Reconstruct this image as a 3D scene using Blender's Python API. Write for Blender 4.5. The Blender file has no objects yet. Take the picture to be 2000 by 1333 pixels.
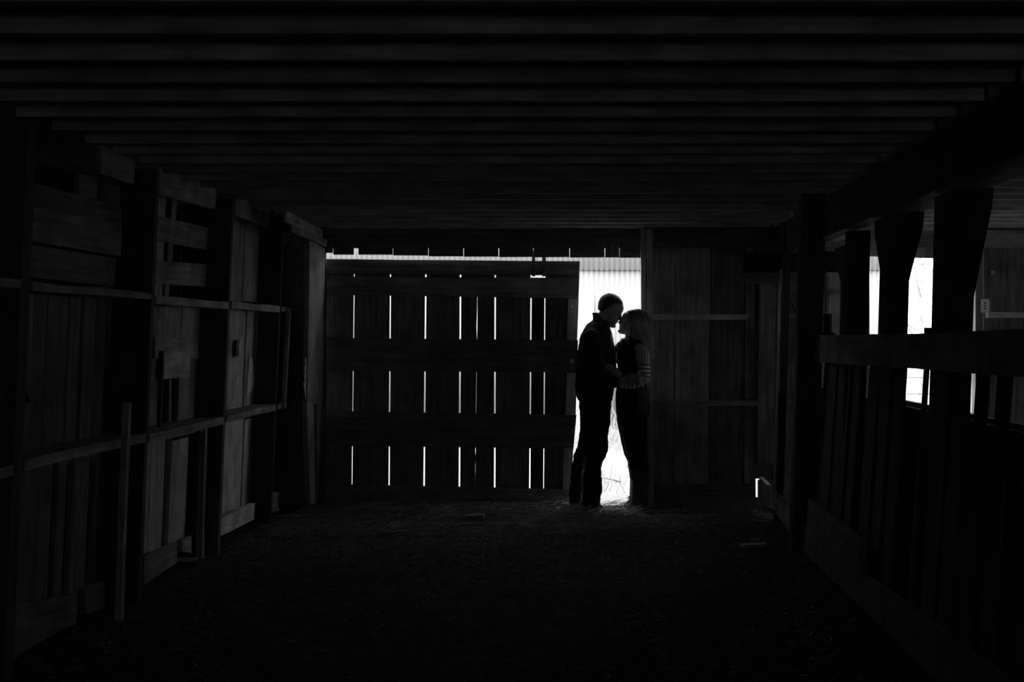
import bpy, bmesh, math, random
from mathutils import Vector, Matrix, noise as mnoise
random.seed(7)
R = random.Random(11)
C = bpy.context.scene.collection
SC = bpy.context.scene

# ------------------------------------------------------------------ camera, world, light, exposure
F, VX, VY, H = 2810.0, 1150.0, 655.0, 1.43        # focal length in px, vanishing point of the barn axis, eye height
cam_d = bpy.data.cameras.new('camera'); cam = bpy.data.objects.new('camera', cam_d); C.objects.link(cam)
cam.location = (0, 0, H); cam.rotation_euler = (math.pi/2, 0, 0)
cam_d.sensor_width = 36; cam_d.lens = 36*F/2000
cam_d.shift_x = -150/2000; cam_d.shift_y = -11.5/2000
cam_d.clip_start = 0.05; cam_d.clip_end = 300
SC.camera = cam
w = bpy.data.worlds.new('overcast_sky'); SC.world = w; w.use_nodes = True
nt = w.node_tree; bg = nt.nodes['Background']
tcw = nt.nodes.new('ShaderNodeTexCoord'); sepw = nt.nodes.new('ShaderNodeSeparateXYZ')
rw = nt.nodes.new('ShaderNodeValToRGB')
nt.links.new(tcw.outputs['Generated'], sepw.inputs[0]); nt.links.new(sepw.outputs['Z'], rw.inputs[0])
rw.color_ramp.elements[0].position = 0.0; rw.color_ramp.elements[0].color = (.75, .75, .75, 1)
rw.color_ramp.elements[1].position = 0.9; rw.color_ramp.elements[1].color = (1, 1, 1, 1)
nt.links.new(rw.outputs[0], bg.inputs['Color']); bg.inputs['Strength'].default_value = 6.0
SC.view_settings.view_transform = 'Standard'; SC.view_settings.look = 'None'
SC.view_settings.gamma = 1; SC.view_settings.use_curve_mapping = False
SC.view_settings.exposure = 0.0
SC.cycles.max_bounces = 8; SC.cycles.diffuse_bounces = 6; SC.cycles.use_denoising = True
SC.cycles.sample_clamp_indirect = 6

# ------------------------------------------------------------------ materials
def new_mat(name):
    m = bpy.data.materials.new(name); m.use_nodes = True
    return m, m.node_tree, m.node_tree.nodes['Principled BSDF']
def wood(name, lo, hi, rough=.85, spec=.25, grain=(2.2, 34, 34)):
    m, t, b = new_mat(name); N = t.nodes.new; L = t.links.new
    tc = N('ShaderNodeTexCoord'); oi = N('ShaderNodeObjectInfo')
    mul = N('ShaderNodeMath'); mul.operation = 'MULTIPLY'; mul.inputs[1].default_value = 37.0
    L(oi.outputs['Random'], mul.inputs[0])
    add = N('ShaderNodeVectorMath'); add.operation = 'ADD'
    L(tc.outputs['Object'], add.inputs[0]); L(mul.outputs[0], add.inputs[1])
    mp = N('ShaderNodeMapping'); mp.inputs['Scale'].default_value = grain; L(add.outputs[0], mp.inputs[0])
    n1 = N('ShaderNodeTexNoise'); n1.inputs['Scale'].default_value = 1.0; n1.inputs['Detail'].default_value = 6; n1.inputs['Roughness'].default_value = .65
    L(mp.outputs[0], n1.inputs[0])
    n2 = N('ShaderNodeTexNoise'); n2.inputs['Scale'].default_value = 5.0; n2.inputs['Detail'].default_value = 3
    L(add.outputs[0], n2.inputs[0])
    ra = N('ShaderNodeValToRGB'); ra.color_ramp.elements[0].position = .34; ra.color_ramp.elements[1].position = .66
    ra.color_ramp.elements[0].color = (lo, lo, lo, 1); ra.color_ramp.elements[1].color = (hi, hi, hi, 1)
    L(n1.outputs['Fac'], ra.inputs[0])
    mr = N('ShaderNodeMapRange'); mr.inputs['From Min'].default_value = .3; mr.inputs['From Max'].default_value = .7
    mr.inputs['To Min'].default_value = .6; mr.inputs['To Max'].default_value = 1.15
    L(n2.outputs['Fac'], mr.inputs['Value'])
    mr2 = N('ShaderNodeMapRange'); mr2.inputs['To Min'].default_value = .72; mr2.inputs['To Max'].default_value = 1.18
    L(oi.outputs['Random'], mr2.inputs['Value'])
    m1 = N('ShaderNodeMath'); m1.operation = 'MULTIPLY'; L(mr.outputs[0], m1.inputs[0]); L(mr2.outputs[0], m1.inputs[1])
    vm = N('ShaderNodeVectorMath'); vm.operation = 'SCALE'; L(ra.outputs[0], vm.inputs[0]); L(m1.outputs[0], vm.inputs['Scale'])
    L(vm.outputs[0], b.inputs['Base Color'])
    b.inputs['Roughness'].default_value = rough; b.inputs['Specular IOR Level'].default_value = spec
    bp = N('ShaderNodeBump'); bp.inputs['Strength'].default_value = .5; bp.inputs['Distance'].default_value = .004
    L(n1.outputs['Fac'], bp.inputs['Height']); L(bp.outputs[0], b.inputs['Normal'])
    return m
def plain(name, v, rough=.8, spec=.3, nscale=20, amp=.25, bump=0.0, metal=0):
    m, t, b = new_mat(name); N = t.nodes.new; L = t.links.new
    tc = N('ShaderNodeTexCoord'); n = N('ShaderNodeTexNoise'); n.inputs['Scale'].default_value = nscale; n.inputs['Detail'].default_value = 5
    L(tc.outputs['Object'], n.inputs[0])
    ra = N('ShaderNodeValToRGB'); ra.color_ramp.elements[0].position = .3; ra.color_ramp.elements[1].position = .7
    a, c = v*(1-amp), v*(1+amp)
    ra.color_ramp.elements[0].color = (a, a, a, 1); ra.color_ramp.elements[1].color = (c, c, c, 1)
    L(n.outputs['Fac'], ra.inputs[0]); L(ra.outputs[0], b.inputs['Base Color'])
    b.inputs['Roughness'].default_value = rough; b.inputs['Specular IOR Level'].default_value = spec; b.inputs['Metallic'].default_value = metal
    if bump:
        bp = N('ShaderNodeBump'); bp.inputs['Strength'].default_value = .6; bp.inputs['Distance'].default_value = bump
        L(n.outputs['Fac'], bp.inputs['Height']); L(bp.outputs[0], b.inputs['Normal'])
    return m
def stripes(name, dark, light, scale, duty=.5, cross=0.0, axis='X'):
    m, t, b = new_mat(name); N = t.nodes.new; L = t.links.new
    tc = N('ShaderNodeTexCoord'); sp = N('ShaderNodeSeparateXYZ'); L(tc.outputs['UV'], sp.inputs[0])
    def band(o, sc, du):
        a = N('ShaderNodeMath'); a.operation = 'MULTIPLY'; a.inputs[1].default_value = sc; L(sp.outputs[o], a.inputs[0])
        f = N('ShaderNodeMath'); f.operation = 'FRACT'; L(a.outputs[0], f.inputs[0])
        g = N('ShaderNodeMath'); g.operation = 'LESS_THAN'; g.inputs[1].default_value = du; L(f.outputs[0], g.inputs[0])
        return g.outputs[0]
    fac = band(axis, scale, duty)
    if cross:
        mx = N('ShaderNodeMath'); mx.operation = 'MAXIMUM'; L(fac, mx.inputs[0]); L(band('Y', cross, duty), mx.inputs[1]); fac = mx.outputs[0]
    mix = N('ShaderNodeMix'); mix.data_type = 'RGBA'; L(fac, mix.inputs['Factor'])
    mix.inputs['A'].default_value = (light,)*3+(1,); mix.inputs['B'].default_value = (dark,)*3+(1,)
    L(mix.outputs['Result'], b.inputs['Base Color']); b.inputs['Roughness'].default_value = .9; b.inputs['Specular IOR Level'].default_value = .1
    return m
M = dict(
    plank=wood('weathered_plank', .22, .44), dark=wood('dark_plank', .10, .24), dim_bay=wood('dim_bay_plank', .12, .27), post=wood('post_wood', .045, .11),  # near-bay planks: a copy darkened where the door light fades
    joist=wood('joist_wood', .32, .56), door=wood('door_wood', .14, .34), pale=wood('pale_board', .42, .70),  # pale_board also paints in light on boards near the doorway
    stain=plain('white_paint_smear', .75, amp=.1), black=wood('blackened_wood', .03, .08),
    dirt=plain('manure_dirt', .045, rough=1, spec=.05, nscale=9, amp=.6, bump=.02),
    straw=plain('straw', .28, rough=.6, spec=.4, amp=.3, nscale=3), tuft=plain('dry_grass', .7, rough=.6, amp=.2),
    metal=plain('galvanised_sheet', .30, rough=.7, spec=.3, nscale=3, amp=.05), rust=plain('rusty_iron', .12, rough=.7, nscale=40),
    pane=plain('dull_board', .36, nscale=4, amp=.1), ground=plain('pale_dry_ground', .27, rough=1, spec=.05, nscale=6, amp=.12, bump=.02),
    weed=plain('dry_weed', .42, rough=.8, nscale=5), plastic=plain('white_plastic', .9, rough=.4, spec=.5, amp=.02),
    fair=plain('fair_skin', .62, rough=.5, spec=.35, nscale=60, amp=.04), skin=plain('skin', .37, rough=.5, spec=.35, nscale=60, amp=.04), jacket=stripes('plaid_jacket', .035, .022, 9, .35, 5),
    cuff=stripes('plaid_cuff', .17, .30, 14, .35, 4), trousers=plain('dark_denim', .03, rough=.95, spec=.05, nscale=40, bump=.006),
    boot=plain('dark_leather', .03, rough=.6, nscale=30), mhair=plain('short_hair', .07, rough=.7, nscale=120, amp=.5, bump=.004),
    whair=plain('light_hair', .13, rough=.4, spec=.7, nscale=30, amp=.35), coat=plain('black_knit', .018, rough=1, spec=.02, nscale=80, bump=.003),
    skirt=plain('grey_wool', .10, rough=1, spec=.05, nscale=60), legging=plain('black_legging', .015, rough=.95, spec=.05),
    wboot=plain('grey_suede_boot', .09, rough=.95, spec=.05, nscale=30), sleeve=stripes('striped_sleeve', .02, .8, 33, .28), sleeve2=stripes('ribbed_sleeve_top', .02, .8, 13, .3, axis='Y'),
    scarf=stripes('patterned_scarf', .03, .85, 22, .4, 5), lace=plain('white_lace', .8, rough=.9, amp=.1), fur=plain('fur_cuff', .12, rough=1))

def translucent(name, v, f=.5):
    m, t, b = new_mat(name); tr = t.nodes.new('ShaderNodeBsdfTranslucent'); mx = t.nodes.new('ShaderNodeMixShader'); out = t.nodes['Material Output']
    tr.inputs['Color'].default_value = (v*1.3, v*1.3, v*1.3, 1); b.inputs['Base Color'].default_value = (v, v, v, 1); b.inputs['Roughness'].default_value = .35
    mx.inputs[0].default_value = f; t.links.new(b.outputs[0], mx.inputs[1]); t.links.new(tr.outputs[0], mx.inputs[2]); t.links.new(mx.outputs[0], out.inputs['Surface'])
    return m
M['strand'] = translucent('light_hair_strand', .55)
# ------------------------------------------------------------------ helpers
def P(x, y, Y): return Vector(((x-VX)*Y/F, Y, H-(y-VY)*Y/F))
def PL(x, y, X0, k=.043):                     # pixel onto the leaning wall plane X = X0 + k (Z - H)
    rx, rz = (x-VX)/F, -(y-VY)/F
    Y = X0/(rx-k*rz); return Vector((rx*Y, Y, H+rz*Y))
def tag(o, label=None, cat=None, group=None, kind=None):
    if label: o['label'] = label
    if cat: o['category'] = cat
    if group: o['group'] = group
    if kind: o['kind'] = kind
    return o
def empty(name, loc=(0, 0, 0), **kw):
    o = bpy.data.objects.new(name, None); C.objects.link(o); o.location = loc; o.empty_display_size = .1
    return tag(o, **kw)
def wloc(p):
    v = Vector((0, 0, 0))
    while p: v += p.location; p = p.parent
    return v
def link(name, me, mat, parent=None, mw=None, label=None, smooth=False):
    o = bpy.data.objects.new(name, me); C.objects.link(o)
    if mat: me.materials.append(mat)
    mw = mw or Matrix.Identity(4)
    if parent:
        o.parent = parent; mw = Matrix.Translation(-parent_world(parent)) @ mw if not isinstance(parent, _M) else mw
    o.matrix_local = mw
    if smooth: me.polygons.foreach_set('use_smooth', [True]*len(me.polygons))
    if label: o['label'] = label
    return o
class _M: pass
def parent_world(p): return wloc(p)
def prism(name, A, B, mat, parent=None, seg=3, jit=.002, label=None):
    """board between front ring A and back ring B (each TL, TR, BR, BL); grain runs along its longer side"""
    A = [Vector(a) for a in A]; B = [Vector(b) for b in B]
    if ((A[1]-A[0]).length+(A[2]-A[3]).length) < ((A[3]-A[0]).length+(A[2]-A[1]).length):
        A = A[1:]+A[:1]; B = B[1:]+B[:1]
    u = ((A[1]+A[2])-(A[0]+A[3])).normalized(); n = (sum(B, Vector())-sum(A, Vector())).normalized()
    v = n.cross(u).normalized(); n = u.cross(v).normalized()
    c = sum(A+B, Vector())/8
    rot = Matrix((u, v, n)).transposed()
    inv = rot.transposed(); vs, fs = [], []
    for i in range(seg+1):
        s = i/seg
        j = [R.uniform(-jit, jit) for _ in range(4)]; e = R.uniform(-jit, jit)
        ring = [A[0].lerp(A[1], s)+v*j[0], A[3].lerp(A[2], s)+v*j[1], B[3].lerp(B[2], s)+v*j[2], B[0].lerp(B[1], s)+v*j[3]]
        if 0 < i < seg: ring = [p+u*R.uniform(-.1, .1)*(A[1]-A[0]).length/seg+n*e for p in ring]
        vs += [inv @ (p-c) for p in ring]
    for i in range(seg):
        a = 4*i
        for k in range(4):
            k2 = (k+1) % 4; fs.append((a+k, a+4+k, a+4+k2, a+k2))
    fs.append((0, 1, 2, 3)); a = 4*seg; fs.append((a+3, a+2, a+1, a))
    me = bpy.data.meshes.new(name); me.from_pydata([tuple(p) for p in vs], [], fs)
    bm = bmesh.new(); bm.from_mesh(me); bmesh.ops.recalc_face_normals(bm, faces=bm.faces); bm.to_mesh(me); bm.free()
    return link(name, me, mat, parent, Matrix.Translation(c) @ rot.to_4x4(), label)
def qboard(name, quad, t, mat, parent=None, d=None, **kw):
    """quad = visible face, t = thickness pushed along d (default: away from the eye along the face normal)"""
    q = [Vector(p) for p in quad]
    if d is None:
        n = (q[1]-q[0]).cross(q[3]-q[0]).normalized()
        if n.dot(q[0]-Vector((0, 0, H))) < 0: n = -n
    else: n = Vector(d).normalized()
    return prism(name, q, [p+n*t for p in q], mat, parent, **kw)
def wbox(name, x0, x1, y0, y1, z0, z1, mat, parent=None, k=0.0, **kw):
    s = lambda x, y, z: Vector((x+k*(z-H), y, z))
    if (y1-y0) > max(x1-x0, z1-z0):
        A = [s(x0, y0, z1), s(x0, y1, z1), s(x0, y1, z0), s(x0, y0, z0)]; B = [s(x1, y0, z1), s(x1, y1, z1), s(x1, y1, z0), s(x1, y0, z0)]
    else:
        A = [s(x0, y0, z1), s(x1, y0, z1), s(x1, y0, z0), s(x0, y0, z0)]; B = [s(x0, y1, z1), s(x1, y1, z1), s(x1, y1, z0), s(x0, y1, z0)]
    return prism(name, A, B, mat, parent, **kw)
def back(name, x0, x1, y0, y1, Y, t, mat, parent=None, lean=0.0, **kw):
    """board on a plane of constant depth, from pixels; lean = px shift of the bottom"""
    q = [P(x0, y0, Y), P(x1, y0, Y), P(x1+lean, y1, Y), P(x0+lean, y1, Y)]
    return qboard(name, q, t, mat, parent, d=(0, 1, 0), **kw)

# ------------------------------------------------------------------ floor and ground
def grid(name, x0, x1, y0, y1, st, amp, mat, zb=0.0):
    nx, ny = int((x1-x0)/st)+1, int((y1-y0)/st)+1
    vs = []
    for j in range(ny):
        for i in range(nx):
            x, y = x0+i*(x1-x0)/(nx-1), y0+j*(y1-y0)/(ny-1)
            z = zb+amp*(mnoise.noise((x*1.3, y*1.3, 1))*.6+mnoise.noise((x*6, y*6, 3))*.3+mnoise.noise((x*17, y*17, 5))*.22)
            vs.append((x, y, z))
    fs = [(j*nx+i, j*nx+i+1, (j+1)*nx+i+1, (j+1)*nx+i) for j in range(ny-1) for i in range(nx-1)]
    me = bpy.data.meshes.new(name); me.from_pydata(vs, [], fs)
    return tag(link(name, me, mat, smooth=True), kind='structure')
grid('floor', -5.2, 6.2, -6.0, 12.2, .06, .028, M['dirt'], -.012)
grid('ground_outside', -22, 26, 12.2, 60, .4, .05, M['ground'], -.03)

# ------------------------------------------------------------------ ceiling: deck boards and joists
ZJ = 2.323
ceil = empty('ceiling', kind='structure')
for i in range(46):
    x0 = -5.2+i*.25
    wbox('deck_board', x0, x0+.246, -6.1, 12.1, ZJ+.20, ZJ+.24, M['joist'], ceil, seg=1)
for i in range(9): wbox('deck_light_seal', -5.3, 6.35, -6.1+i*2.05, -6.1+i*2.05+2.06, ZJ+.245, ZJ+.27, M['joist'], ceil, seg=1, jit=0)  # unseen layer added over the deck to keep sky light out
for i in range(45):
    y0 = 11.86-i*.4
    for a, b in ((-2.335, 1.50), (1.52, 6.3)):
        wbox('joist', a, b, y0+R.uniform(-.006, .006), y0+.045, ZJ+R.uniform(-.003, .003), ZJ+.20, M['joist'], ceil, seg=3, jit=.001)

# ------------------------------------------------------------------ outer shell of the barn
XC, XI = -2.55, -2.37                           # left wall: cladding plane and inner face of the posts
shell = empty('wall_outer_left', kind='structure')
for i in range(36): wbox('plank', -5.25, -5.2, -6.1+i*.51, -6.1+i*.51+.508, -.1, 2.6, M['black'], shell, seg=1)
wr = empty('wall_right', kind='structure')
for i in range(36):                               # unseen window opening, added to let daylight in from the right
    y0 = -6.1+i*.51
    if 8.7 < y0+.25 < 10.3:
        wbox('plank', 6.2, 6.25, y0, y0+.508, -.1, 1.25, M['dark'], wr, seg=1); wbox('plank', 6.2, 6.25, y0, y0+.508, 1.75, 2.6, M['dark'], wr, seg=1)
    else: wbox('plank', 6.2, 6.25, y0, y0+.508, -.1, 2.6, M['dark'], wr, seg=1)
wf = empty('wall_front', kind='structure')          # far end of the barn behind the viewer, with an unseen hatch added for fill light
for i in range(23):
    x0 = -5.2+i*.5
    if -.3 < x0+.25 < 1.3:
        wbox('plank', x0, x0+.498, -6.05, -6, -.1, .72, M['black'], wf, seg=1); wbox('plank', x0, x0+.498, -6.05, -6, 1.40, 2.6, M['black'], wf, seg=1)
    else: wbox('plank', x0, x0+.498, -6.05, -6, -.1, 2.6, M['black'], wf, seg=1)

# ------------------------------------------------------------------ left wall
wl = empty('wall_left', (XC, 9, 0), kind='structure')
def lb(name, pts, X0, t=.025, mat='plank', **kw):
    return qboard(name, [PL(x, y, X0) for x, y in pts], t, M[mat], wl, d=(-1, 0, 0), **kw)
def lplank(x0, x1, y0, y1, mat='plank', X0=XC, name='plank'):
    """vertical cladding plank; x px measured at eye level, y px at its middle; follows the wall's lean"""
    Y0, Y1 = X0*F/(x0-VX), X0*F/(x1-VX); Ym = (Y0+Y1)/2
    z1, z0 = H-(y0-VY)*Ym/F, H-(y1-VY)*Ym/F
    s = lambda y, z, dx: Vector((X0+dx+.043*(z-H), y, z))
    dx = R.uniform(-.006, .006)
    return prism(name, [s(Y0, z1, dx), s(Y1, z1, dx), s(Y1, z0, dx), s(Y0, z0, dx)],
                 [s(Y0, z1, dx-.025), s(Y1, z1, dx-.025), s(Y1, z0, dx-.025), s(Y0, z0, dx-.025)], M[mat], wl, seg=2)
# posts (deep planks on edge, their dark ends towards the eye)
def lpost(Y, depth=.18, z1=ZJ, xi=XI, w=.05, k=.043):
    s = lambda x, y, z: Vector((x+k*(z-H), y, z))
    A = [s(xi-depth, Y, z1), s(xi, Y, z1), s(xi, Y, -.03), s(xi-depth, Y, -.03)]
    B = [s(xi-depth, Y+w, z1), s(xi, Y+w, z1), s(xi, Y+w, -.03), s(xi-depth, Y+w, -.03)]
    return prism('post', A, B, M['post'], wl)
lpost(5.98, .30, w=.10); lpost(7.76, .22, w=.06); lpost(9.42, w=.06); lpost(10.98, .165, w=.05)
# shelves and girts between the posts
def shelf(Y0, Y1, z, depth, t=.045, dz=0, xi=XI+.006, mat='plank', name='shelf_board'):
    s = lambda x, y, zz: Vector((x+.043*(zz-H), y, zz))
    x0, x1 = xi-depth, xi
    return prism(name, [s(x1, Y0, z), s(x1, Y1, z+dz), s(x1, Y1, z+dz-t), s(x1, Y0, z-t)],
                 [s(x0, Y0, z), s(x0, Y1, z+dz), s(x0, Y1, z+dz-t), s(x0, Y0, z-t)], M[mat], wl, jit=.004, seg=4)
shelf(4.9, 5.97, .89, .17); shelf(6.09, 7.75, .90, .17, mat='plank'); shelf(7.83, 9.41, .893, .2, t=.05); shelf(9.49, 10.97, .90, .18, t=.045); shelf(11.04, 11.72, .90, .12, t=.045)
shelf(4.9, 5.97, 1.66, .1, t=.035); shelf(6.09, 7.75, 1.655, .1, t=.035); shelf(7.83, 9.41, 1.645, .12, t=.045); shelf(9.49, 10.97, 1.65, .09, t=.045); shelf(11.04, 11.7, 1.65, .04, t=.04)
# bay nearest the eye: horizontal boards above, vertical planks below; colour darkened for its dim light
lb('rail_board', [(-40, 330), (236, 402), (238, 450), (-40, 392)], XC+.03, mat='dim_bay')
lb('rail_board', [(-40, 385), (239, 440), (236, 500), (-40, 455)], XC+.05, mat='dim_bay')
lb('rail_board', [(-40, 462), (226, 505), (224, 560), (-40, 530)], XC+.035, mat='dim_bay')
lb('rail_board', [(200, 284), (265, 314), (262, 360), (198, 340)], XI, mat='plank')
lb('plank', [(155, 340), (190, 348), (188, 410), (155, 400)], XC+.01, mat='dim_bay'); lb('plank', [(205, 360), (236, 365), (235, 480), (203, 480)], XC+.01, mat='dim_bay')
for a, b, m in ((-60, 36, 'dim_bay'), (37, 62, 'dim_bay'), (63, 92, 'dim_bay'), (93, 134, 'dim_bay'), (136, 157, 'dim_bay'), (163, 186, 'dim_bay'), (187, 204, 'dim_bay')): lplank(a, b, 560, 905, m)
for a, b in ((-60, 40), (41, 91), (93, 116), (128, 144), (153, 184), (196, 203)): lplank(a, b, 885, 1290, 'dim_bay')
lplank(206, 216, 560, 1290, 'dark', XC-.02)
lb('kick_board', [(-30, 1195), (152, 1160), (148, 1240), (-30, 1330)], XC+.05, .03, mat='dim_bay')
lb('kick_board', [(166, 1150), (205, 1135), (205, 1190), (168, 1200)], XC+.05, .03, mat='dim_bay')
# second bay
lb('rail_board', [(313, 327), (424, 364), (420, 409), (305, 379)], XI-.05)
lb('rail_board', [(303, 420), (408, 446), (407, 489), (302, 469)], XC+.03)
lb('rail_board', [(300, 508), (405, 517), (403, 560), (300, 554)], XC+.03)
lb('slat', [(304, 370), (325, 376), (316, 586), (299, 586)], XC)
lb('slat', [(338, 385), (347, 388), (329, 586), (320, 586)], XC)
lplank(284, 316, 596, 850); lplank(317, 352, 596, 740); lplank(353, 388, 596, 850)
lb('patch_board', [(303, 660), (388, 662), (388, 702), (303, 700)], XC+.02, .02)
lb('patch_board', [(318, 690), (372, 688), (370, 738), (316, 740)], XC+.035, .02, 'pale')
lb('slat', [(331, 741), (335, 741), (334, 832), (330, 832)], XC-.01)
lplank(284, 304, 858, 1092, 'pale'); lplank(305, 331, 858, 1092, 'pale'); lplank(346, 378, 858, 1070, 'pale'); lplank(332, 345, 858, 1092, 'dark', XC-.03)  # pale colour paints in door light on these lower planks
lb('kick_board', [(282, 1086), (347, 1061), (345, 1100), (280, 1145)], XC+.06, .03)
lb('kick_board', [(356, 1056), (374, 1047), (374, 1082), (357, 1078)], XC+.05, .03)
# third bay: lower planks lightened in colour for the door light
lb('rail_board', [(461, 378), (527, 407), (524, 444), (459, 421)], XI-.05)
for a, b in ((441, 459), (460, 468), (469, 503)):
    lplank(a, b, 425, 590)
for a, b in ((437, 458), (459, 480), (481, 503)): lplank(a, b, 604, 806, 'pale')
for a, b in ((437, 460), (461, 484), (485, 503)): lplank(a, b, 818, 1012, 'pale')
lb('kick_board', [(429, 1013), (498, 983), (496, 1016), (425, 1051)], XI-.08, .04, mat='pale')
lb('paint_smear', [(488, 698), (493, 700), (500, 752), (482, 776)], XC+.012, .003, 'stain', seg=2)
lb('paint_smear', [(463, 738), (465, 738), (464, 752), (461, 752)], XC+.012, .003, 'stain', seg=2)
lb('latch_plate', [(468, 664), (473, 664), (472, 696), (467, 696)], XC+.05, .02, 'pale', seg=2)
lb('latch_slot', [(462, 664), (467, 664), (466, 696), (461, 696)], XC+.014, .01, 'black', seg=2)
# last bay, open and dark, with its end board
lb('rail_board', [(559, 412), (629, 448), (630, 466), (557, 432)], -2.19)
lb('rail_board', [(569, 438), (639, 470), (638, 483), (571, 452)], -2.17)
lb('rail_board', [(557, 453), (588, 465), (586, 486), (557, 478)], XI-.02)
lb('end_board', [(605, 469), (635, 486), (630, 790), (600, 788)], -2.2, .04, 'plank')
lb('end_board', [(600, 786), (613, 788), (616, 985), (606, 985)], -2.2, .04); lb('end_board', [(619, 788), (630, 788), (628, 985), (618, 984)], -2.2, .04)
lb('kick_board', [(530, 963), (547, 961), (545, 998), (528, 1003)], XC+.1, .03, 'pale')
# slivers splintered off the end board
for k in range(4): lb('splinter', [(596-k, 700+k*16), (598-k, 700+k*16), (600, 760+k*8), (598, 762+k*8)], -2.21, .006, 'pale', seg=2)

# things leaning on or lying by the left wall
def stake(a, b, w, t, mat, label, name='wooden_stake', group=None):
    """a, b = top and foot (world points)"""
    a, b = Vector(a), Vector(b); d = (b-a).normalized(); s = d.cross(Vector((0, 1, 0))).normalized()
    if s.length < .5: s = Vector((1, 0, 0))
    n = d.cross(s).normalized()
    A = [a-s*w/2-n*t/2, a+s*w/2-n*t/2, b+s*w/2-n*t/2, b-s*w/2-n*t/2]; B = [p+n*t for p in A]
    o = prism(name, A, B, M[mat], None, seg=4, jit=.003); return tag(o, label, 'stake')
stake(P(249, 786, 7.25), P(232, 1214, 7.2), .030, .05, 'plank', 'tall pale stake leaning against the lower shelf of the nearest bay')
stake(P(397, 838, 9.1), P(391, 1096, 9.12), .035, .05, 'plank', 'pale stake propping up the shelf of the second bay beside the dark post')
stake(P(564, 602, 11.2), P(554, 797, 11.2), .028, .04, 'plank', 'thin pale stake upright between the two shelves of the open dark bay')
stake(P(316, 686, 7.95), P(311, 835, 7.95), .022, .03, 'black', 'dark stake standing on the shelf in the second bay of the left wall')
o = lb('wood_block', [(345, 752), (354, 752), (352, 826), (336, 828)], XC+.06, .04, 'black'); o.parent = None; o.matrix_local = Matrix.Translation(wl.location) @ o.matrix_local
tag(o, 'short dark upright block standing on the second bay shelf in the notch', 'block')
o = lb('wood_block', [(120, 812), (142, 816), (142, 868), (122, 870)], XC+.09, .05, 'plank'); o.parent = None; o.matrix_local = Matrix.Translation(wl.location) @ o.matrix_local
tag(o, 'small pale wood block standing on the shelf of the nearest bay', 'block')
# iron hook on the near planks
def sweep(name, pts, rad, mat, parent=None, n=10, label=None, flat=1.0, jag=0.0, res=6, caps=True):
    """tube through points with radii and UV (u along in metres, v around)"""
    pts = [Vector(p) for p in pts]; q, r = [], []
    for i in range(len(pts)-1):
        p0 = pts[max(i-1, 0)]; p1 = pts[i]; p2 = pts[i+1]; p3 = pts[min(i+2, len(pts)-1)]
        for k in range(res):
            t = k/res
            q.append(.5*((2*p1)+(p2-p0)*t+(2*p0-5*p1+4*p2-p3)*t*t+(3*p1-p0-3*p2+p3)*t**3)); r.append(rad[i]*(1-t)+rad[i+1]*t)
    q.append(pts[-1]); r.append(rad[-1])
    bm = bmesh.new(); uvl = bm.loops.layers.uv.new('uv'); rings = []; lens = [0]
    up = Vector((0, 1, 0))
    for i, p in enumerate(q):
        d = (q[min(i+1, len(q)-1)]-q[max(i-1, 0)]).normalized()
        a = d.cross(up); a = a.normalized() if a.length > 1e-4 else Vector((1, 0, 0)); b = d.cross(a).normalized()
        rr = r[i]*(1+jag*R.uniform(-1, 1))
        rings.append([bm.verts.new(p+a*rr*math.cos(2*math.pi*k/n)+b*rr*flat*math.sin(2*math.pi*k/n)) for k in range(n)])
        if i: lens.append(lens[-1]+(q[i]-q[i-1]).length)
    for i in range(len(q)-1):
        for k in range(n):
            k2 = (k+1) % n
            f = bm.faces.new((rings[i][k], rings[i][k2], rings[i+1][k2], rings[i+1][k])); f.smooth = True
            for l, uv in zip(f.loops, ((lens[i], k/n), (lens[i], (k+1)/n), (lens[i+1], (k+1)/n), (lens[i+1], k/n))): l[uvl].uv = uv
    if caps:
        bm.faces.new(rings[0]); bm.faces.new(rings[-1])
    bmesh.ops.recalc_face_normals(bm, faces=bm.faces)
    me = bpy.data.meshes.new(name); bm.to_mesh(me); bm.free()
    return link(name, me, mat, parent, label=label)
hk = sweep('iron_hook', [PL(44, 742, XC+.01), PL(44, 760, XC+.05), PL(52, 780, XC+.07), PL(62, 783, XC+.05)], [.012, .018, .016, .008], M['rust'])
tag(hk, 'dark curved iron hook fixed on the nearest planks of the left wall', 'hook')

# ------------------------------------------------------------------ back wall (depth 12)
D = 12.0
wb = empty('wall_back', (0, D, 0), kind='structure')
# left end behind the sliding door and beyond
for i in range(8): wbox('plank', -5.2+i*.36, -5.2+i*.36+.358, D, D+.03, -.1, 2.55, M['dark'], wb, seg=1)
back('plank', 560, 636, 380, 1010, D, .03, M['dark'], wb)
# header over the door
back('header_beam', 636, 1252, 447, 476, D-.045, .045, M['dark'], wb, seg=6)
back('header_beam', 560, 1700, 375, 449, D+.031, .04, M['dark'], wb, seg=6, jit=0)
hp = [(636, 649.5, 494), (651, 690.5, 497.5), (700, 766.5, 497.5), (768, 835.8, 499), (837.5, 904.5, 500.5), (906.3, 973, 501), (975, 1041, 502), (1042, 1111.8, 502.5), (1113.3, 1180.5, 503), (1182.5, 1209.5, 503), (1210.3, 1252, 503.5)]
for a, b, yb in hp: back('header_plank', a, b, 462, yb, D, .03, M['dark'], wb, seg=1)
for x in (767.2, 836.6, 905.4, 974, 1041.5, 1112.5, 1181.5, 1209.9, 695, 650): back('batten', x-7, x+7, 449, 485, D+.031, .015, M['dark'], wb, seg=1)
for x in (1320, 1389, 1457, 1520.5, 1560.5, 1604.5, 1641.5, 1690, 2010, 2100, 2190): back('batten', x-9, x+7, 449, 992, D+.032, .02, M['dark'], wb, seg=2)
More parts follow.
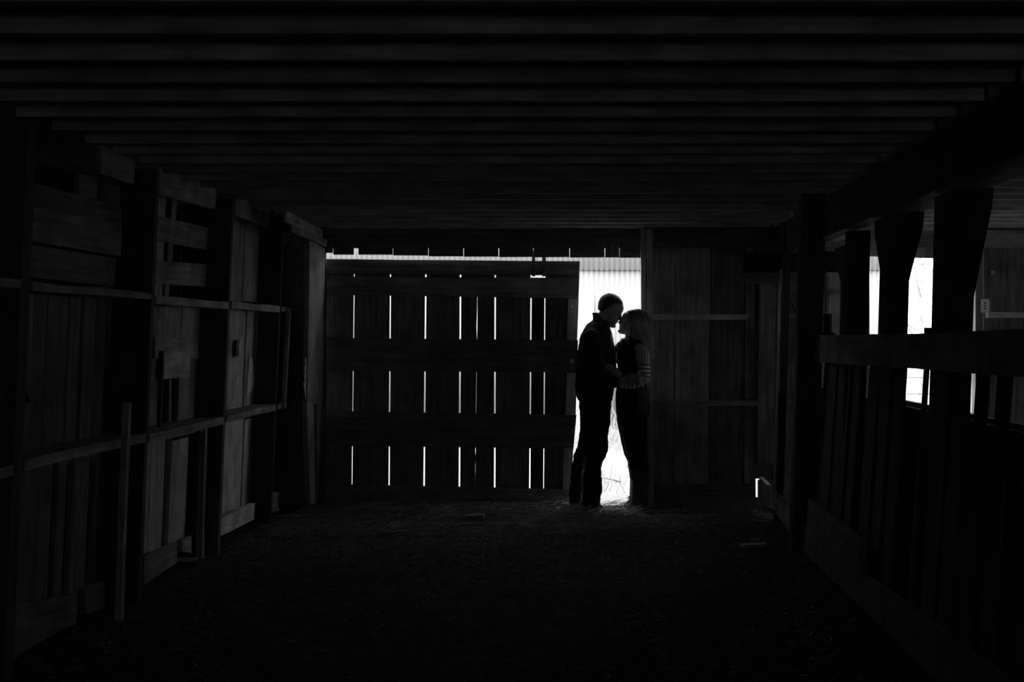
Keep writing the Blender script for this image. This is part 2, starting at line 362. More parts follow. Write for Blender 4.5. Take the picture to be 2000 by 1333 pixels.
# wall right of the doorway
back('stud', 1252, 1261.3, 447, 992, D-.09, .12, M['pale'], wb, lean=1)  # pale colour of both studs imitates the glow beside the opening
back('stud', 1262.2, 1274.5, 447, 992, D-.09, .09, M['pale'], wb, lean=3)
back('batten', 1255, 1283, 449, 992, D+.032, .02, M['dark'], wb, seg=2)
for a, b in ((1275, 1319), (1321, 1388), (1390, 1456), (1458, 1476)): back('plank', a, b, 446, 992, D, .03, M['plank' if a != 1390 else 'dark'], wb, lean=-6, seg=3)
back('rail_board', 1278, 1490, 448, 484, D-.03, .03, M['dark'], wb, seg=5, jit=.008)
back('plank', 1476, 1520, 440, 935.5, D, .03, M['dark'], wb, lean=-4, jit=0); back('plank', 1488, 1520, 935.6, 992, D, .03, M['dark'], wb, jit=0); back('batten', 1468, 1486, 449, 934.5, D+.032, .02, M['dark'], wb, lean=-2)
back('plank', 1466, 1476.3, 930, 992, D-.005, .03, M['dark'], wb); back('plank', 1480.3, 1488.2, 938.2, 992, D, .03, M['plank'], wb, jit=0); back('plank', 1476, 1481, 972, 992, D, .03, M['dark'], wb)
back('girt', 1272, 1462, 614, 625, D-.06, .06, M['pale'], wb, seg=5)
back('girt', 1270, 1483, 783, 793, D-.05, .05, M['plank'], wb, seg=5)
back('kick_board', 1270, 1466, 946, 994, D-.03, .03, M['dark'], wb, seg=4)
back('stud', 1484, 1516, 556, 905, D-.06, .06, M['plank'], wb, lean=-5)
for a, b in ((1521, 1560), (1561, 1604)): back('plank', a, b, 440, 992, D, .03, M['dark'], wb, lean=-4)
back('girt', 1537, 1606, 613, 622, D-.05, .05, M['plank'], wb); back('girt', 1530, 1606, 781, 792, D-.05, .05, M['plank'], wb)
# second bay: panel left of its doorway, jambs, header, wall to the right
back('plank', 1605, 1641, 440, 992, D, .03, M['pale'], wb); back('plank', 1642, 1690, 440, 992, D, .03, M['plank'], wb)
back('girt', 1612, 1650, 566, 574, D-.03, .03, M['plank'], wb)
back('stud', 1690, 1698, 440, 992, D-.09, .12, M['plank'], wb)
back('header_beam', 1701, 2700, 375, 452, D+.031, .04, M['plank'], wb, seg=6, jit=0)
back('header_beam', 1604, 2300, 450, 484, D-.045, .045, M['plank'], wb, seg=6)
for a, b in ((1604, 1668), (1669, 1731), (1732, 1806), (1807, 1880), (1881, 1912)): back('header_plank', a, b, 470, 501 if a < 1720 else 504, D, .03, M['plank'], wb, seg=1)
back('stud', 1905, 1921, 484, 992, D-.09, .12, M['plank'], wb)
for i in range(5): back('plank', 1921+i*90, 2009+i*90, 440, 992, D, .03, M['dark'], wb)
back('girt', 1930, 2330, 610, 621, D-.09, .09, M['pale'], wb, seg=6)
back('plank', 2371, 2700, 380, 1010, D, .03, M['dark'], wb)
ol = empty('electrical_outlet', P(1924, 598, D-.1), label='white electrical outlet cover screwed to the stud by the far right doorway', cat='outlet')
q = back('cover_plate', 1916, 1932.5, 584.5, 611, D-.105, .012, M['plastic'], ol, seg=1, jit=0)
for yy in (592, 597.5, 603): back('socket_hole', 1922.5, 1925.5, yy-1.3, yy+1.3, D-.107, .004, M['black'], ol, seg=1, jit=0)
tag(back('paper_scrap', 1935.5, 1943, 529, 536, D-.004, .003, M['pane'], None, seg=1), 'small pale scrap of paper stuck on the dark boards above the outlet', 'paper')

# ------------------------------------------------------------------ sliding door (hung on the outer side of the wall)
DD = 12.07
door = empty('door_1', (0, DD, 0), kind='structure')
gaps = [(590, 600), (691, 687), (762, 759.5), (831, 828), (899, 897), (967, 966), (1037, 1034.5), (1064, 1061.5), (1129.5, 1117)]
gw = [0, 2.0, 2.8, 3.2, 3.2, 3.0, 2.6, 1.6, 0]
for i in range(8):
    a0, a1 = gaps[i][0]+gw[i]/2, gaps[i][1]+gw[i]/2; b0, b1 = gaps[i+1][0]-gw[i+1]/2, gaps[i+1][1]-gw[i+1]/2
    yt = 509+max(0, (a0-600))*.004
    Z = lambda x, y: P(x, y, DD+.05)
    ka, kb = (a1-a0)/355., (b1-b0)/355.      # lean measured between y 600 and y 955
    xa = lambda y: a0+ka*(y-600); xb = lambda y: b0+kb*(y-600)
    mat = M['black'] if i == 6 else M['door']
    if i == 4:        # this plank is cracked: two halves with a ragged split between
        c = 932
        ys = [yt+2, 575, 583, 592, 604, 640, 664, 720, 731, 760, 775, 808, 870, 880, 893, 910, 991]
        wdt = [0, 0, .9, .2, 1.1, 1.6, .6, .0, .8, .2, 1.0, .2, .3, .9, .2, .1, 0]
        L1 = [(c-2*(j % 2)*.3-(y-600)*.011-wdt[j]/2, c-(y-600)*.011+wdt[j]/2, y) for j, y in enumerate(ys)]
        for half in (0, 1):
            vs, fs = [], []
            for l, r_, y in L1:
                x0, x1 = (xa(y), l) if half == 0 else (r_, xb(y))
                for yy in (0, .028):
                    for x in (x0, x1):
                        p = Z(x, y); vs.append((p.x, p.y+yy, p.z))
            for j in range(len(L1)-1):
                k = 4*j; fs += [(k, k+1, k+5, k+4), (k+3, k+2, k+6, k+7), (k, k+4, k+6, k+2), (k+1, k+3, k+7, k+5)]
            fs += [(0, 2, 3, 1), (4*len(L1)-4, 4*len(L1)-3, 4*len(L1)-1, 4*len(L1)-2)]
            c0 = Vector(vs[len(vs)//2]); rot = Matrix(((0, 0, 1), (0, 1, 0), (-1, 0, 0))).transposed()
            me = bpy.data.meshes.new('plank'); me.from_pydata([tuple(rot.inverted() @ (Vector(v)-c0)) for v in vs], [], fs)
            link('plank', me, mat, door, Matrix.Translation(c0) @ rot.to_4x4())
        continue
    if i == 6: yt = 545
    qboard('plank', [Z(xa(yt), yt), Z(xb(yt), yt), Z(xb(992), 992), Z(xa(992), 992)], .028, mat, door, d=(0, 1, 0), seg=3, jit=.0006)
def rail(ya0, ya1, yb0, yb1, xr, xr2=None):
    """horizontal door board from left end to right end: top-left y, bottom-left y, top-right y, bottom-right y"""
    qboard('rail', [P(600, ya0, DD), P(xr, yb0, DD), P(xr2 or xr-2, yb1, DD), P(600, ya1, DD)], .05, M['door'], door, d=(0, 1, 0), seg=6, jit=.002)
rail(506, 534, 510.5, 538, 1132); rail(540, 575, 543.5, 583.5, 1131.5); rail(660, 724, 665, 728, 1129); rail(803, 871, 811, 877, 1126, 1120); rail(946, 989, 957, 989, 1117)
for a, b, y0, y1, ln in ((1110, 1130, 584, 665, -3), (1107.5, 1127, 729, 811, -3), (1102, 1119.5, 877, 957, -3)): back('stile', a, b, y0, y1, DD, .05, M['pale'], door, lean=ln)  # stile colour lightened in place of the glow at the door edge
for a, b in ((1039, 1045.5), (1059, 1066)): back('hanger_strap', a, b, 490, 540, DD-.012, .01, M['rust'], door, seg=1)
for x, y in ((1117, 599), (1117, 706)): 
    bm = bmesh.new(); bmesh.ops.create_uvsphere(bm, u_segments=12, v_segments=8, radius=.014); me = bpy.data.meshes.new('bolt_head'); bm.to_mesh(me); bm.free()
    link('bolt_head', me, M['plastic'], door, Matrix.Translation(P(x, y, DD)) @ Matrix.Diagonal((1, .35, 1.3 if y > 650 else 1, 1)), smooth=True)

# ------------------------------------------------------------------ right partition, posts and beam
KR = .03
beam = empty('support_beam', (1.55, 6, 2.05), label='long dark timber beam under the joists running over the right posts', cat='beam')
for i, (y0, y1) in enumerate(((2.6, 5.2), (5.21, 7.9), (7.91, 11.9))):
    wbox('beam_timber', 1.51, 1.60, y0, y1, 2.06, 2.31, M['post'], beam, k=0, jit=.003); wbox('beam_timber', 1.605, 1.70, y0, y1+.05, 2.062, 2.31, M['joist'], beam, k=0, jit=.003)
def rpost(xl, xr, y, Y, z0, z1, depth, label, lean=KR, brace=None, mat='post'):
    """xl, xr: px edges of its front face at height y"""
    k = lean; z = H-(y-VY)*Y/F
    x0, x1 = (xl-VX)*Y/F-k*(z-H), (xr-VX)*Y/F-k*(z-H)
    t = empty('timber_post', ((x0+x1)/2, Y, 0), label=label, cat='post')
    wbox('post_shaft', x0, x1, Y, Y+depth, z0, z1, M[mat], t, k=k, seg=4, jit=.003)
    if brace:
        for sgn, yo, drop in brace:
            xc = (x0+x1)/2; t2 = (x1-x0)/2
            s = lambda yy, zz, dx: Vector((xc+dx+k*(zz-H), yy, zz))
            ys = Y+depth/2
            A = [s(ys, z1, -t2), s(ys+sgn*yo, z1, -t2), s(ys+sgn*(yo-.02), z1-.08, -t2), s(ys, z1-drop, -t2)]
            B = [Vector((p.x+2*t2, p.y, p.z)) for p in A]
            prism('knee_brace', A, B, M[mat], t, seg=2)
    return t
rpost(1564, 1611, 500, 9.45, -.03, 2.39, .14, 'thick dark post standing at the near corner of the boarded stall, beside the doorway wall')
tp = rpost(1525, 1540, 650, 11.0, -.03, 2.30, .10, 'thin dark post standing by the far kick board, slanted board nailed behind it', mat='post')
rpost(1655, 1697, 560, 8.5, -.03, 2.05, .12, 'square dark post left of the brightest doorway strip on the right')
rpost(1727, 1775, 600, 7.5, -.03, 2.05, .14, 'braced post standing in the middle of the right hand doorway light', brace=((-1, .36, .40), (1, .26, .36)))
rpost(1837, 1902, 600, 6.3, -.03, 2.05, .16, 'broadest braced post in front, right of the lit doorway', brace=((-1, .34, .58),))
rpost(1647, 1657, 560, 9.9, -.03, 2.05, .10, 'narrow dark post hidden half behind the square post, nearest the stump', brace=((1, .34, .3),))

part = empty('stall_partition', (1.45, 8, 0), label='long stall fence of upright pickets with one wide rail and boards along the dirt', cat='fence')
def rb(name, pts, X0, t=.03, mat='plank', d=(1, 0, 0), parent=None, **kw):
    return qboard(name, [PL(x, y, X0, KR) for x, y in pts], t, M[mat], parent or part, d=d, **kw)
rb('rail', [(1577, 656), (2110, 643), (2110, 742), (1577, 707)], 1.49, .04, 'pale', seg=6, jit=.005)
# pickets at their depth along the fence, X just behind the rail
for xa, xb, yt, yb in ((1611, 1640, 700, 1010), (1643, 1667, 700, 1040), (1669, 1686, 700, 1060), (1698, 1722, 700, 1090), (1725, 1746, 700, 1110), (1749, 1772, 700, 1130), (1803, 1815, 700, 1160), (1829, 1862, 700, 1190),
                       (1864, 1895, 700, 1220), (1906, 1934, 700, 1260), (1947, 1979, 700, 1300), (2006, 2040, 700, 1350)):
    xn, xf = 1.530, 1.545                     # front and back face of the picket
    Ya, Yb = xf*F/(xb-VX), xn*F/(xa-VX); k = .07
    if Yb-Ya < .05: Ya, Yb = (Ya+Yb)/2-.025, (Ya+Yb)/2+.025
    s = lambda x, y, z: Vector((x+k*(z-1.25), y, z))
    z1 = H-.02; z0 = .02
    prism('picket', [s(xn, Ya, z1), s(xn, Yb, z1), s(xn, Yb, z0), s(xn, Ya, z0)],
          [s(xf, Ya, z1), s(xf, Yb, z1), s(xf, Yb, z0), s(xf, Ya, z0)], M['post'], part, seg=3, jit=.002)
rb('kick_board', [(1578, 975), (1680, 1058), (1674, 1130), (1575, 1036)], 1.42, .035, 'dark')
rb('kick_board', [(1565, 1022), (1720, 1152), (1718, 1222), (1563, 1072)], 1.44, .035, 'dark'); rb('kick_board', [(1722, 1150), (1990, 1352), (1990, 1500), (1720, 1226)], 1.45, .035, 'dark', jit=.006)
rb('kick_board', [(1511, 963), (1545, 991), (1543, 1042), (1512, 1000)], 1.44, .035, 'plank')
rb('kick_board', [(1482, 932), (1509, 960), (1509, 996), (1490, 986)], 1.41, .035, 'pale', jit=.001)
qboard('lit_edge_strip', [P(1525.5, 526, 10.985), P(1528, 526, 10.985), P(1517.5, 960, 10.985), P(1514.5, 960, 10.985)], .12, M['pale'], tp, d=(0, 1, 0), jit=.0005)  # pale strip added to imitate light on the post's left edge
tag(wbox('wood_block', (1811-VX)*6.4/F, (1823-VX)*6.4/F, 6.4, 6.46, H-.01, H+.033, M['black'], None, seg=1), 'small dark block sitting on the fence rail under the brightest gap', 'block')
# solid feed bunk side behind the pickets
fb = empty('feed_bunk', (1.85, 8.5, 0), label='dark boarded feed bunk standing behind the picket fence', cat='trough')
for i in range(4):
    z0 = i*.257; wbox('side_board', 1.80, 1.83, 4.6, 11.4, z0, z0+.252, M['black'], fb, seg=5, jit=.003); wbox('side_board', 2.45, 2.48, 4.6, 11.4, z0, z0+.252-(.1 if i == 3 else 0), M['black'], fb, seg=5)
wbox('bottom_board', 1.83, 2.45, 4.6, 11.4, .4, .43, M['black'], fb); 
for y in (4.6, 7.4, 11.36): wbox('end_board', 1.83, 2.45, y, y+.04, .0, .93, M['black'], fb)
# slanted boards above, near the back wall
tag(qboard('slanted_board', [P(1446, 515, 11.145), P(1562, 533, 11.145), P(1557, 571, 11.145), P(1438, 545, 11.145)], .03, M['plank'], None, d=(0, 1, 0)), 'pale board nailed at a slant between the back wall and the thick dark post', 'board')
tag(back('crosspiece_board', 1451, 1649, 491, 532, 11.10, .04, M['black'], None, lean=0), 'black horizontal board fixed level above the slanted pale board', 'board')
stake(P(1612, 528, 11.09), P(1612, 700, 11.09), .01, .01, 'rust', 'thin iron rod hanging below the black level board', name='iron_rod')
stake(P(1646, 525, 11.085), P(1641, 655, 11.085), .016, .02, 'pale', 'slim pale lath reaching from black board down to the fence rail', name='wooden_lath')
stake(P(1650, 525, 11.07), P(1646, 580, 11.07), .012, .02, 'pale', 'short pale lath crossing the top of the slim long one', name='wooden_lath')
bs = empty('stump_block', P(1617, 655, 9.3), label='short black wood stump standing on the rail end of the picket fence', cat='stump')
sweep('stump', [P(1617, 662, 9.3), P(1617, 640, 9.3), P(1617, 613, 9.3)], [.032, .03, .028], M['black'], bs, n=8); sweep('stump_foot', [P(1617, 664, 9.3), P(1617, 650, 9.3)], [.07, .045], M['black'], bs, n=8)
# chain
ch = empty('hanging_chain', P(1621, 535, 11.985), label='light thin chain hanging down the pale wall panel behind the stump', cat='chain')
for k in range(26):
    y = 538+k*4.4; x = 1622-k*.11
    bm = bmesh.new(); bmesh.ops.create_cone(bm, segments=6, radius1=.006, radius2=.006, depth=.017, cap_ends=True); me = bpy.data.meshes.new('link'); bm.to_mesh(me); bm.free()
    link('chain_link', me, M['plastic'], ch, Matrix.Translation(P(x+(k % 2)*.8, y, 11.988)))
# cable on the back wall
cb = sweep('loose_cable', [P(1544, 572, 11.99), P(1549, 590, 11.99), P(1556, 602, 11.99), P(1563, 608, 11.99)], [.004]*4, M['pane'], n=5)
tag(cb, 'thin loose cable curving down below the slanted pale board', 'cable')

# ------------------------------------------------------------------ things lying on the floor
def floorboard(name, x0, x1, Y, y0, y1, z, t, mat, label, cat='board'):
    X0, X1 = (x0-VX)*Y/F, (x1-VX)*Y/F
    tag(prism(name, [Vector((X0, y0, z+t)), Vector((X1, y0+.06, z+t)), Vector((X1, y0+.06, z)), Vector((X0, y0, z))],
              [Vector((X0, y1, z+t)), Vector((X1, y1+.06, z+t)), Vector((X1, y1+.06, z)), Vector((X0, y1, z))], M[mat], None, seg=4), label, cat)
floorboard('loose_board', 832, 1018, 10.72, 10.70, 10.82, -.01, .03, 'dark', 'long dark board lying in the straw before the plank door')
floorboard('wood_block', 908, 944, 10.9, 10.84, 10.98, -.01, .075, 'dark', 'squat dark block lying behind the long board on the straw', 'block')
floorboard('loose_board', 1446, 1499, 9.65, 9.64, 9.72, .0, .022, 'pale', 'short pale board lying on the dirt near the thick dark post')
floorboard('loose_board', 735, 792, 10.3, 10.28, 10.36, -.01, .03, 'dark', 'short dark board half buried in straw left of the long board')
floorboard('wood_block', 1467, 1484, 9.9, 9.88, 9.95, .0, .02, 'plank', 'tiny flat wood chip just behind the short pale board', 'block')
stake(P(1412, 1044, 10.15), P(1530, 1056, 10.15), .012, .015, 'plank', 'long thin stick lying on dirt behind the short pale board', name='thin_stick')
floorboard('loose_board', 527, 590, 11.1, 11.08, 11.18, .0, .03, 'plank', 'pale board lying flat at the foot of the last left post')

# straw scattered on the floor: one object nobody could count
def blades(name, n, fn, mat, seed, kind='stuff', **kw):
    rr = random.Random(seed); vs, fs = [], []
    for _ in range(n):
        p, d, L_, wd, bend = fn(rr)
        p = Vector(p); d = Vector(d).normalized(); s = d.cross(Vector((rr.uniform(-1, 1), rr.uniform(-1, 1), rr.uniform(-1, 1))))
        s = s.normalized()*wd if s.length > 1e-3 else Vector((wd, 0, 0)); b = len(vs)
        m = p+d*L_*.5+Vector((rr.uniform(-1, 1), rr.uniform(-1, 1), rr.uniform(-.3, .6)))*bend*L_; e = p+d*L_
        s2 = d.cross(s).normalized()*wd
        for c, sc in ((p, 1), (m, 1), (e, .5)):
            vs += [c+s*sc, c-s*.5*sc+s2*sc, c-s*.5*sc-s2*sc]
        for k in (0, 3):
            for j in range(3):
                j2 = (j+1) % 3; fs.append((b+k+j, b+k+j2, b+k+3+j2, b+k+3+j))
    me = bpy.data.meshes.new(name); me.from_pydata([tuple(v) for v in vs], [], fs)
    o = link(name, me, mat); return tag(o, kind=kind, **kw)
def fl(rr):
    y = 3.2+8.75*rr.random()**.45; x = rr.uniform(-2.45, 1.45)
    a = rr.uniform(0, 6.28); up = rr.uniform(-.05, .35) if rr.random() < .8 else rr.uniform(.3, 1.2)
    return (x, y, rr.uniform(-.005, .022)), (math.cos(a), math.sin(a), up), rr.uniform(.015, .085), rr.uniform(.0009, .002), .12
blades('scattered_straw', 11000, fl, M['straw'], 3, label='bits of straw strewn over the whole dirt floor', cat='straw')
def fl3(rr):
    y = 4.0+7.9*rr.random()**.6; return (rr.uniform(-2.3, 1.4), y, rr.uniform(.012, .03)), (rr.uniform(-1, 1), rr.uniform(-1, 1), rr.uniform(-.1, .5)), rr.uniform(.008, .035), rr.uniform(.0015, .003), .2
blades('straw_flecks', 420, fl3, M['tuft'], 4, label='pale flecks of chaff dotted over the dark dirt floor', cat='chaff')
def fl2(rr):
    y = rr.uniform(10.2, 12.05); x = rr.uniform(-2.35, .35) if rr.random() < .85 else rr.uniform(.3, 1.4)
    a = rr.gauss(0, .6)
    return (x, y, rr.uniform(.0, .045)), (math.cos(a), math.sin(a), rr.uniform(-.15, .3)), rr.uniform(.03, .16), rr.uniform(.001, .0022), .15
blades('straw_bedding', 6000, fl2, M['straw'], 5, label='thicker straw bedding piled along the foot of the plank door', cat='straw')
def tuft(px, Y, n, rad, h, label, seed, mat='tuft'):
    c = P(px, VY+H*F/Y, Y)
    def fn(rr):
        a = rr.uniform(0, 6.28); return (c.x+rr.uniform(-rad, rad)*.6, Y+rr.uniform(-rad, rad)*.6, rr.uniform(0, .03)), (math.cos(a), math.sin(a)*.6, rr.uniform(.2, 1.6)), rr.uniform(h*.4, h), rr.uniform(.0008, .0016), .22
    blades('straw_tuft', n, fn, M[mat], seed, kind='thing', label=label, cat='straw tuft')
tuft(1262, 11.85, 130, .06, .10, 'bright straw tuft at the foot of the door stud behind the woman', 21)
tuft(1307, 11.9, 14, .03, .06, 'small pale grass wisp right of the bright tuft', 22); tuft(1352, 11.9, 14, .06, .05, 'low pale grass wisp farther along the back boards', 23)
tuft(1136, 11.95, 40, .09, .06, "flat straw wisps at the man's heels by the door edge", 24)
tuft(1533, 11.5, 40, .05, .05, 'straw wisps seen between the thin post and the thick post', 25)

# ------------------------------------------------------------------ outside
YS = 20.0
shed = empty('corrugated_shed', (0, YS, 0), label='pale corrugated metal shed standing outside beyond both doorways', cat='building')
def corr(name, x0, x1, z0, z1, y, parent, mat, pitch=.0715, amp=.011, scal=0.0):
    n = max(2, int(round((x1-x0)/pitch*6))); vs, fs = [], []
    for i in range(n+1):
        x = x0+(x1-x0)*i/n; d = amp*math.cos(2*math.pi*x/pitch)
        vs += [(x, y+d, z0+scal*math.cos(2*math.pi*x/pitch)), (x, y+d, z1)]
    for i in range(n): fs.append((2*i, 2*i+1, 2*i+3, 2*i+2))
    me = bpy.data.meshes.new(name); me.from_pydata(vs, [], fs)
    o = link(name, me, mat, parent, smooth=True); md = o.modifiers.new('thickness', 'SOLIDIFY'); md.thickness = .002
    return o
zl = H-(528-VY)*YS/F
for i in range(17):
    x0 = -7.8+i*.715
    corr('wall_sheet', x0, x0+.73, .05, zl+.1, YS+.004*(i % 2), shed, M['metal'])
    if x0 < 4.2: corr('upper_sheet', x0, min(x0+.73, (1800-VX)*YS/F), zl, 3.6, YS-.03-.004*(i % 2), shed, M['metal'], scal=.008)
wbox('sill_board', -7.8, 4.4, YS-.03, YS+.03, -.02, .12, M['pane'], shed, seg=2)
for x0 in (-7.8, -4, 0, 4.2): wbox('corner_post', x0, x0+.1, YS+.03, YS+.13, 0, 3.6, M['pane'], shed, seg=1)
wbox('roof_slab', -8.2, 4.5, YS-.04, YS+5, 3.6, 3.66, M['metal'], shed, seg=1)
o = qboard('leaning_panel', [P(1100, 567, 19.6), P(1161, 568, 19.6), P(1158, 700, 19.55), P(1100, 860, 19.5)], .02, M['pane'], None, d=(0, 1, 0))
bpy.data.objects.remove(o)
lp = qboard('leaning_panel', [P(1095, 569, 19.75), P(1160, 568, 19.75), P(1158, 866, 19.4), P(1095, 866, 19.4)], .02, M['metal'], None, d=(0, 1, 0)); tag(lp, 'flat pale panel leaning against the corrugated shed outside', 'panel')
# weeds in front of the shed and by the doorway
def weeds(px0, px1, Y0, Y1, n, h, seed, name, label):
    def fn(rr):
        Y = rr.uniform(Y0, Y1); x = (rr.uniform(px0, px1)-VX)*Y/F; a = rr.uniform(0, 6.28)
        return (x, Y, -.02), (math.cos(a)*.5, math.sin(a)*.5, rr.uniform(.6, 2)), rr.uniform(h*.35, h), rr.uniform(.0015, .0035), .2
    blades(name, n, fn, M['weed'], seed, label=label, cat='weeds')
weeds(1090, 1290, 17.5, 19.8, 420, .6, 31, 'dry_weeds', 'tangle of dry weeds at the foot of the shed outside the doorway')
weeds(1150, 1260, 12.9, 14.5, 60, .22, 33, 'dry_grass', 'sparse dry grass just outside the doorway between the two people')
weeds(1660, 1960, 16, 19.5, 700, .9, 32, 'dry_weeds', 'dry weeds outside the right hand doorway behind the wire fence')
for i, (px, Y) in enumerate(((1795, 26), (1870, 30))):
    t = empty('bare_tree', ((px-VX)*Y/F, Y, 0), label=('bare slender tree' if i == 0 else 'farther bare tree')+' standing in the haze beyond the right doorway', cat='tree')
    b = Vector(t.location); rr = random.Random(50+i)
    sweep('trunk', [b, b+Vector((.1, 0, 1.2)), b+Vector((0, 0, 2.6)), b+Vector((.2, 0, 4))], [.07, .05, .04, .015], M['weed'], t, n=6, res=3)
    for k in range(9):
        z = .9+k*.3; a = rr.uniform(0, 6.28); L_ = rr.uniform(.6, 1.3)
        s = b+Vector((.05, 0, z)); sweep('branch', [s, s+Vector((math.cos(a)*L_*.5, math.sin(a)*.3, .3)), s+Vector((math.cos(a)*L_, math.sin(a)*.6, .8))], [.02, .014, .005], M['weed'], t, n=5, res=3)
wfence = empty('wire_fence', P(1790, 900, 14.5), label='thin wire fence crossing outside the right hand doorway', cat='fence')
for yy in (690, 737, 769, 806): sweep('wire', [P(1560, yy-2, 14.5), P(1760, yy+1, 14.5), P(2000, yy-1, 14.5)], [.004]*3, M['rust'], wfence, n=5)
for px in (1600, 1960): wbox('fence_post', (px-VX)*14.5/F, (px-VX)*14.5/F+.08, 14.46, 14.54, -.05, 1.3, M['plank'], wfence)
twig = sweep('fallen_stick', [P(1172, 932, 14.2), P(1200, 938, 14.2), P(1228, 946, 14.2)], [.010, .012, .008], M['weed'], n=6, jag=.2); tag(twig, 'crooked stick lying outside the doorway between the two people', 'stick')

# ------------------------------------------------------------------ people
YP = 11.82
def W(x, y, dy=0.0): return Vector(((x-VX)*YP/F, YP+dy, H-(y-VY)*YP/F))
SPX = YP/F
class Blob:
    """collects closed pieces, fuses them into ONE continuous surface"""
    def __init__(s): s.bm = bmesh.new()
    def loft(s, secs, n=28, pw=2.3):
        rings = []
        for y, xl, xr, dy, hd in secs:
            c = W((xl+xr)/2, y, dy); hx = (xr-xl)/2*SPX; ring = []
            for k in range(n):
                a = 2*math.pi*k/n; ca, sa = math.cos(a), math.sin(a)
                ring.append(s.bm.verts.new((c.x+hx*math.copysign(abs(ca)**(2/pw), ca), c.y+hd*math.copysign(abs(sa)**(2/pw), sa), c.z)))
            rings.append(ring)
        for i in range(len(rings)-1):
            for k in range(n): s.bm.faces.new((rings[i][k], rings[i+1][k], rings[i+1][(k+1) % n], rings[i][(k+1) % n]))
        s.bm.faces.new(rings[0]); s.bm.faces.new(list(reversed(rings[-1])))
    def ball(s, c, r, sc=(1, 1, 1), rot=None):
        m = Matrix.Translation(c) @ (rot.to_4x4() if rot else Matrix.Identity(4)) @ Matrix.Diagonal((sc[0], sc[1], sc[2], 1))
        bmesh.ops.create_uvsphere(s.bm, u_segments=18, v_segments=12, radius=r, matrix=m)
    def limb(s, pts, rad, n=14):
        for i in range(len(pts)-1):
            a, b = Vector(pts[i]), Vector(pts[i+1]); d = b-a
            if d.length < 1e-5: continue
            m = Matrix.Translation((a+b)/2) @ d.to_track_quat('Z', 'Y').to_matrix().to_4x4()
            bmesh.ops.create_cone(s.bm, segments=n, radius1=rad[i], radius2=rad[i+1], depth=d.length, cap_ends=True, matrix=m)
        for p, r in zip(pts, rad): s.ball(p, r)
    def head(s, chin, Hh, tilt, face, wide=1.0):
        """chin = world point of the chin tip; tilt in degrees (positive: crown leans the way the face looks); face = +1 looks to +X"""
        secs = [(-.02, .33, .16, .07), (.03, .37, .05, .15), (.10, .375, -.06, .20), (.17, .365, -.15, .24), (.25, .365, -.24, .27), (.33, .36, -.33, .29), (.42, .35, -.40, .31),
                (.50, .335, -.44, .325), (.57, .375, -.46, .335), (.66, .375, -.47, .345), (.76, .345, -.455, .34), (.86, .26, -.40, .29), (.93, .16, -.31, .22), (.98, .03, -.20, .12), (1., -.04, -.14, .05)]
        th = math.radians(tilt); ct, st = math.cos(th), math.sin(th)
        def T(x, y, z):
            x, z = x-.35, z
            return Vector((chin.x+face*(x*ct+z*st)*Hh, chin.y+y*Hh, chin.z+(z*ct-x*st)*Hh))
        rings = []; n = 26
        for z, f, b, hw in secs:
            c = (f+b)/2; hx = (f-b)/2
            rings.append([s.bm.verts.new(T(c+hx*math.cos(2*math.pi*k/n), hw*math.sin(2*math.pi*k/n), z)) for k in range(n)])
        for i in range(len(rings)-1):
            for k in range(n): s.bm.faces.new((rings[i][k], rings[i+1][k], rings[i+1][(k+1) % n], rings[i][(k+1) % n]))
        s.bm.faces.new(rings[0]); s.bm.faces.new(list(reversed(rings[-1])))
        rot = Matrix.Rotation(face*th, 3, 'Y')
        s.limb([T(.32, 0, .56), T(.365, 0, .47), T(.415, 0, .39), T(.36, 0, .38)], [.040*Hh, .05*Hh, .055*Hh, .075*Hh])      # nose
        for sg in (1, -1):
            s.ball(T(.375, sg*.05, .365), .045*Hh); s.ball(T(.30, sg*.13, .50), .055*Hh)                     # nostril wing, closed eye
            s.ball(T(.30, sg*.14, .575), .06*Hh, (1, 1.6, .6), rot); s.ball(T(-.04, sg*.335, .45), .095*Hh, (.62, .35, 1.1), rot)   # brow, ear
            s.ball(T(.24, sg*.19, .38), .10*Hh)
        s.ball(T(.365, 0, .262), .042*Hh, (.8, 2.2, .5), rot); s.ball(T(.355, 0, .205), .046*Hh, (.8, 1.9, .5), rot); s.ball(T(.34, 0, .07), .07*Hh)
        return T
    def hand(s, wrist, palm, tips, knuck, thumb, r=.0088):
        s.limb([wrist, palm], [.026, .03])
        for k in knuck: s.limb([palm, k], [.024, .013])
        for k, t in zip(knuck, tips):
            d = t-k; m1 = k+d*.42+Vector((0, -.010, .004)); m2 = k+d*.74+Vector((0, -.006, .002))
            s.limb([k, m1, m2, t], [r*1.15, r*1.05, r*.98, r*.85], n=10)
        s.limb(thumb, [.015, .012, .0095][:len(thumb)], n=10)
    def done(s, name, mat, parent, voxel=.006, smooth=2, wrinkle=0.0, wsc=9.0, label=None):
        bmesh.ops.recalc_face_normals(s.bm, faces=s.bm.faces)
        me = bpy.data.meshes.new(name); s.bm.to_mesh(me); s.bm.free()
        tmp = bpy.data.objects.new('tmp', me); C.objects.link(tmp)
        md = tmp.modifiers.new('r', 'REMESH'); md.mode = 'VOXEL'; md.voxel_size = voxel
        if smooth: sm = tmp.modifiers.new('s', 'SMOOTH'); sm.iterations = smooth; sm.factor = .5
        dg = bpy.context.evaluated_depsgraph_get(); dg.update()
        out = bpy.data.meshes.new_from_object(tmp.evaluated_get(dg)); bpy.data.objects.remove(tmp)
        out.name = name; out.materials.clear()
